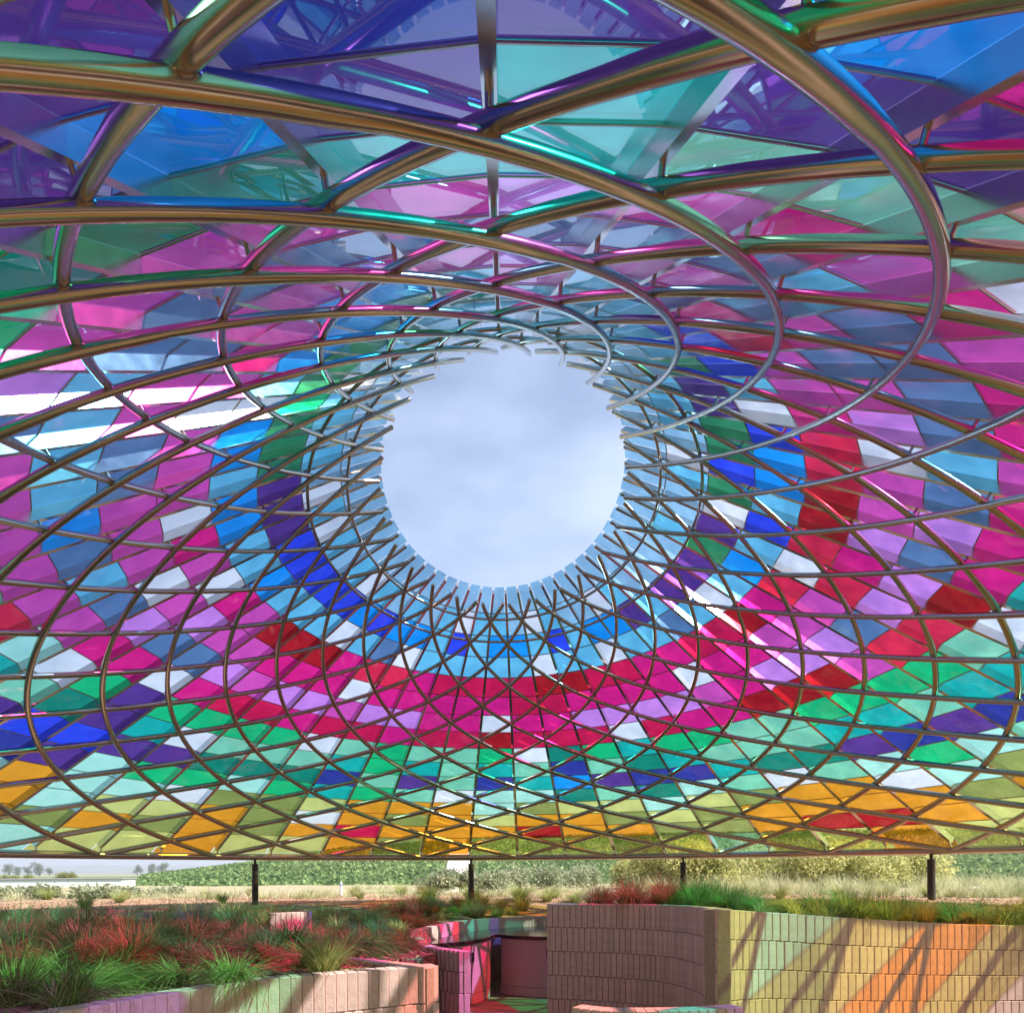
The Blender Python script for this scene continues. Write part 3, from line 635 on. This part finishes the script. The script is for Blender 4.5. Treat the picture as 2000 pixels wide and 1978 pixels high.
# ------------------------------------------------------------------ roads, vineyard, far things
def strip(name, rows, m, dz):                          # rows of (left x, right x, y)
    V = []; Fc = []
    for a, b, y in rows:
        for k in range(5):
            x = a + (b - a) * k / 4; V.append((x, y, float(height(x, y)) + ZF + dz))
    for i in range(len(rows) - 1): Fc += [(5 * i + k, 5 * i + k + 1, 5 * i + 6 + k, 5 * i + 5 + k) for k in range(4)]
    return tag(link(name, mesh(name, V, Fc, m, True)), kind='structure')
M_GRAVEL = principled('pale_gravel', (.58, .52, .45), .95, 0, .12, 6, .5, 30)
def pavemat():
    m, n, l = mat('paved_track'); b = n['Principled BSDF']; b.inputs['Roughness'].default_value = .9
    g = n.new('ShaderNodeNewGeometry'); br = n.new('ShaderNodeTexBrick'); br.inputs['Scale'].default_value = .55
    br.inputs['Color1'].default_value = (.60, .52, .46, 1); br.inputs['Color2'].default_value = (.54, .47, .42, 1); br.inputs['Mortar'].default_value = (.40, .34, .30, 1)
    l.new(g.outputs['Position'], br.inputs['Vector']); l.new(br.outputs['Color'], b.inputs['Base Color']); return m
strip('gravel_road', [(-1.6 + .0 * k, 30, 18.7 + .28 * k) for k in range(9)], M_GRAVEL, .02)
PT = lambda y: (-.0425 - .00002 * (y - 100)) * y
strip('paved_track', [(PT(y) - 3.4, PT(y) + 3.4, y) for y in np.linspace(60, 400, 90)], pavemat(), .12)
def vineyard():
    g = np.random.default_rng(21); PV = []
    for y in np.arange(96, 372, 2.4):
        x0, x1 = -.475 * y, .80 * y; n = int((x1 - x0) * (2.9 if y < 220 else 1.9)); X = g.uniform(x0, x1, n); Y = y + g.normal(0, .32, n)
        k = np.abs(X - (-.0425 - .00002 * (Y - 100)) * Y) > 4.2; X, Y = X[k], Y[k]; Z = height(X, Y) + ZF + .25 + 1.25 * g.random(len(X)); PV.append(np.c_[X, Y, Z])
    P = np.concatenate(PV); n = len(P); a = g.normal(size=(n, 3)); a /= np.linalg.norm(a, axis=1)[:, None]; b = np.cross(a, g.normal(size=(n, 3))); b /= np.linalg.norm(b, axis=1)[:, None]
    s = (.28 + .34 * g.random(n))[:, None]; V = np.stack([P - a * s, P + b * s * .7, P + a * s, P - b * s * .7], 1).reshape(-1, 3)
    return bigmesh('vineyard', V, np.arange(4 * n).reshape(n, 4), leafmat('vine_leaf', (.06, .13, .04), (.30, .40, .15), .35, .05))
tag(link('vineyard', vineyard()), 'green rows of vines covering the hillside', 'vineyard', kind='stuff')
def tree(u, d, W, H, m, label, group, seed, name='far_tree'):
    g = np.random.default_rng(seed); x = (u - CX) / F_PX * d; r = empty(name, (x, d, float(height(x, d)) + ZF)); tag(r, label, 'tree', group)
    V, F_ = leaf_cloud(lobeset(g, 12, W, H, .3), 1100, W * .045, g); link('crown', bigmesh('crown', V, F_, m), r)
    woody(H * .75, 4, W * .3, g, W * .03).build('trunk', M_WOOD, r, True)
for i, (u, d, W, H) in enumerate([(18, 1450, 22, 27), (34, 1500, 18, 22), (54, 1500, 19, 22), (77, 1420, 26, 29), (97, 1500, 16, 17), (268, 1300, 15, 22), (296, 1380, 19, 27), (317, 1400, 22, 29)]):
    tree(u, d, W, H, M_TREE, 'tall hazy grey green tree on the far plain at left', 'tall far trees', 80 + i)
for i, (u, d, W, H) in enumerate([(5, 300, 5, 3.6), (26, 300, 6, 3.8), (58, 300, 5, 3.4), (118, 290, 5.5, 4), (135, 290, 6, 4.2), (146, 290, 4, 3.4)]):
    tree(u, d, W, H, M_YTREE, 'low yellow green tree just above the white building roof', 'low trees behind the white building', 100 + i)
# white building
wb_ = empty('white_building', (-73, 146, float(height(-73, 146)) + ZF), R(14)); tag(wb_, 'long low white building with a flat roof at the far left', 'building')
M_WHITE = principled('white_cladding', (.80, .79, .76), .6, 0, .03, 2); M_ROOF = principled('roof_edge', (.30, .29, .28), .7)
zb = wb_.location.z; zt = ZF - 1.05
for k in range(18):
    q = MB(); q.box((-1.6 - 3.15 * k, 6, (zt - zb) / 2 - .3), (3.11, 12, zt - zb + .6)); q.build('wall_panel', M_WHITE, wb_)
q = MB(); q.box((-28.4, 6, zt - zb + .10), (57.4, 12.5, .16)); q.build('roof', M_ROOF, wb_)
# parked cars
def car(u, d, rz, paint, label):
    x = (u - CX) / F_PX * d; r = empty('parked_car', (x, d, float(height(x, d)) + ZF), rz); tag(r, label, 'car')
    m = principled('car_paint', paint, .25, .2, .03, 3); gl = principled('car_glass', (.02, .025, .03), .06)
    prof = [(-2.1, .35), (-2.15, .75), (-1.75, .92), (-1.0, .98), (-.45, 1.42), (.95, 1.46), (1.75, 1.02), (2.1, .95), (2.15, .4)]
    t = MB(); n = len(prof); V = [(a, -.85 if b < 1 else -.68, b) for a, b in prof] + [(a, .85 if b < 1 else .68, b) for a, b in prof]
    t.add(V, [tuple(range(n)), tuple(range(2 * n - 1, n - 1, -1))] + [(i, n + i, n + (i + 1) % n, (i + 1) % n) for i in range(n)]); t.build('body', m, r)
    for s in (-1, 1):
        q = MB(); q.hexa([(-.85, .80 * s, 1.0), (1.5, .80 * s, 1.02), (1.5, .82 * s, 1.02), (-.85, .82 * s, 1.0), (-.40, .70 * s, 1.38), (.92, .70 * s, 1.41), (.92, .72 * s, 1.41), (-.40, .72 * s, 1.38)]); q.build('window', gl, r)
    for a, s in ((-1.35, -1), (-1.35, 1), (1.3, -1), (1.3, 1)):
        q = MB(); q.tube([(a, .72 * s, .33), (a, .88 * s, .33)], .33, 16); q.build('wheel', M_DARK, r)
car(263, 112, 1.35, (.03, .03, .035), 'dark car parked among shrubs at the end of the white building')
car(306, 104, .35, (.75, .76, .78), 'white car parked right of the dark car')
# small white marker post in the grass
x = (666 - CX) / F_PX * 16.5; r = empty('marker_post', (x, 16.5, float(height(x, 16.5)) + ZF)); tag(r, 'small white tapered marker post standing in the dry grass', 'post')
q = MB(); q.tube([(0, 0, -.05), (0, 0, .04), (0, 0, .26), (0, 0, .30)], [.05, .035, .024, .012], 12); q.build('shaft', principled('white_marker', (.75, .78, .85), .5, 0, .1, 12), r, True)
q = MB(); q.tube([(0, 0, .20), (0, 0, .23)], [.0275, .0265], 12); q.build('band', principled('blue_band', (.12, .18, .40), .5), r, True)
# distant mountains
def mountains():
    V = []; Fc = []; g = np.random.default_rng(3); n = 140
    for k in range(n):
        u = -1.5 + 3.0 * k / (n - 1); hgt = 130 + 55 * math.sin(u * 5.1) + 35 * math.sin(u * 13 + 1) + 18 * math.sin(u * 31) + g.normal(0, 3)
        for (f, dist) in ((0, 8200), (.35, 8800), (.8, 9400), (1.0, 9900), (.5, 10800), (0, 11600)): V.append((u * dist, dist, -8 + max(hgt, 30) * f + g.normal(0, 3) * (f > 0)))
    for k in range(n - 1): b = 6 * k; Fc += [(b + q, b + 6 + q, b + 7 + q, b + 1 + q) for q in range(5)]
    return mesh('mountains', V, Fc, principled('far_slope', (.16, .17, .10), .95, 0, .35, .004), True)
tag(link('mountains', mountains()), kind='structure')

# ------------------------------------------------------------------ haze over the far plain
hm = bpy.data.materials.new('haze_air'); hm.use_nodes = True; hn = hm.node_tree.nodes; hn.clear()
pv = hn.new('ShaderNodeVolumePrincipled'); pv.inputs['Color'].default_value = (.86, .91, 1, 1); pv.inputs['Density'].default_value = 1.5e-4; pv.inputs['Anisotropy'].default_value = .2
ho = hn.new('ShaderNodeOutputMaterial'); hm.node_tree.links.new(pv.outputs[0], ho.inputs['Volume'])
q = MB(); q.box((0, 0, 135), (34000, 34000, 310)); tag(q.build('haze', hm), 'thin pale haze over the far plain', 'haze', kind='stuff')
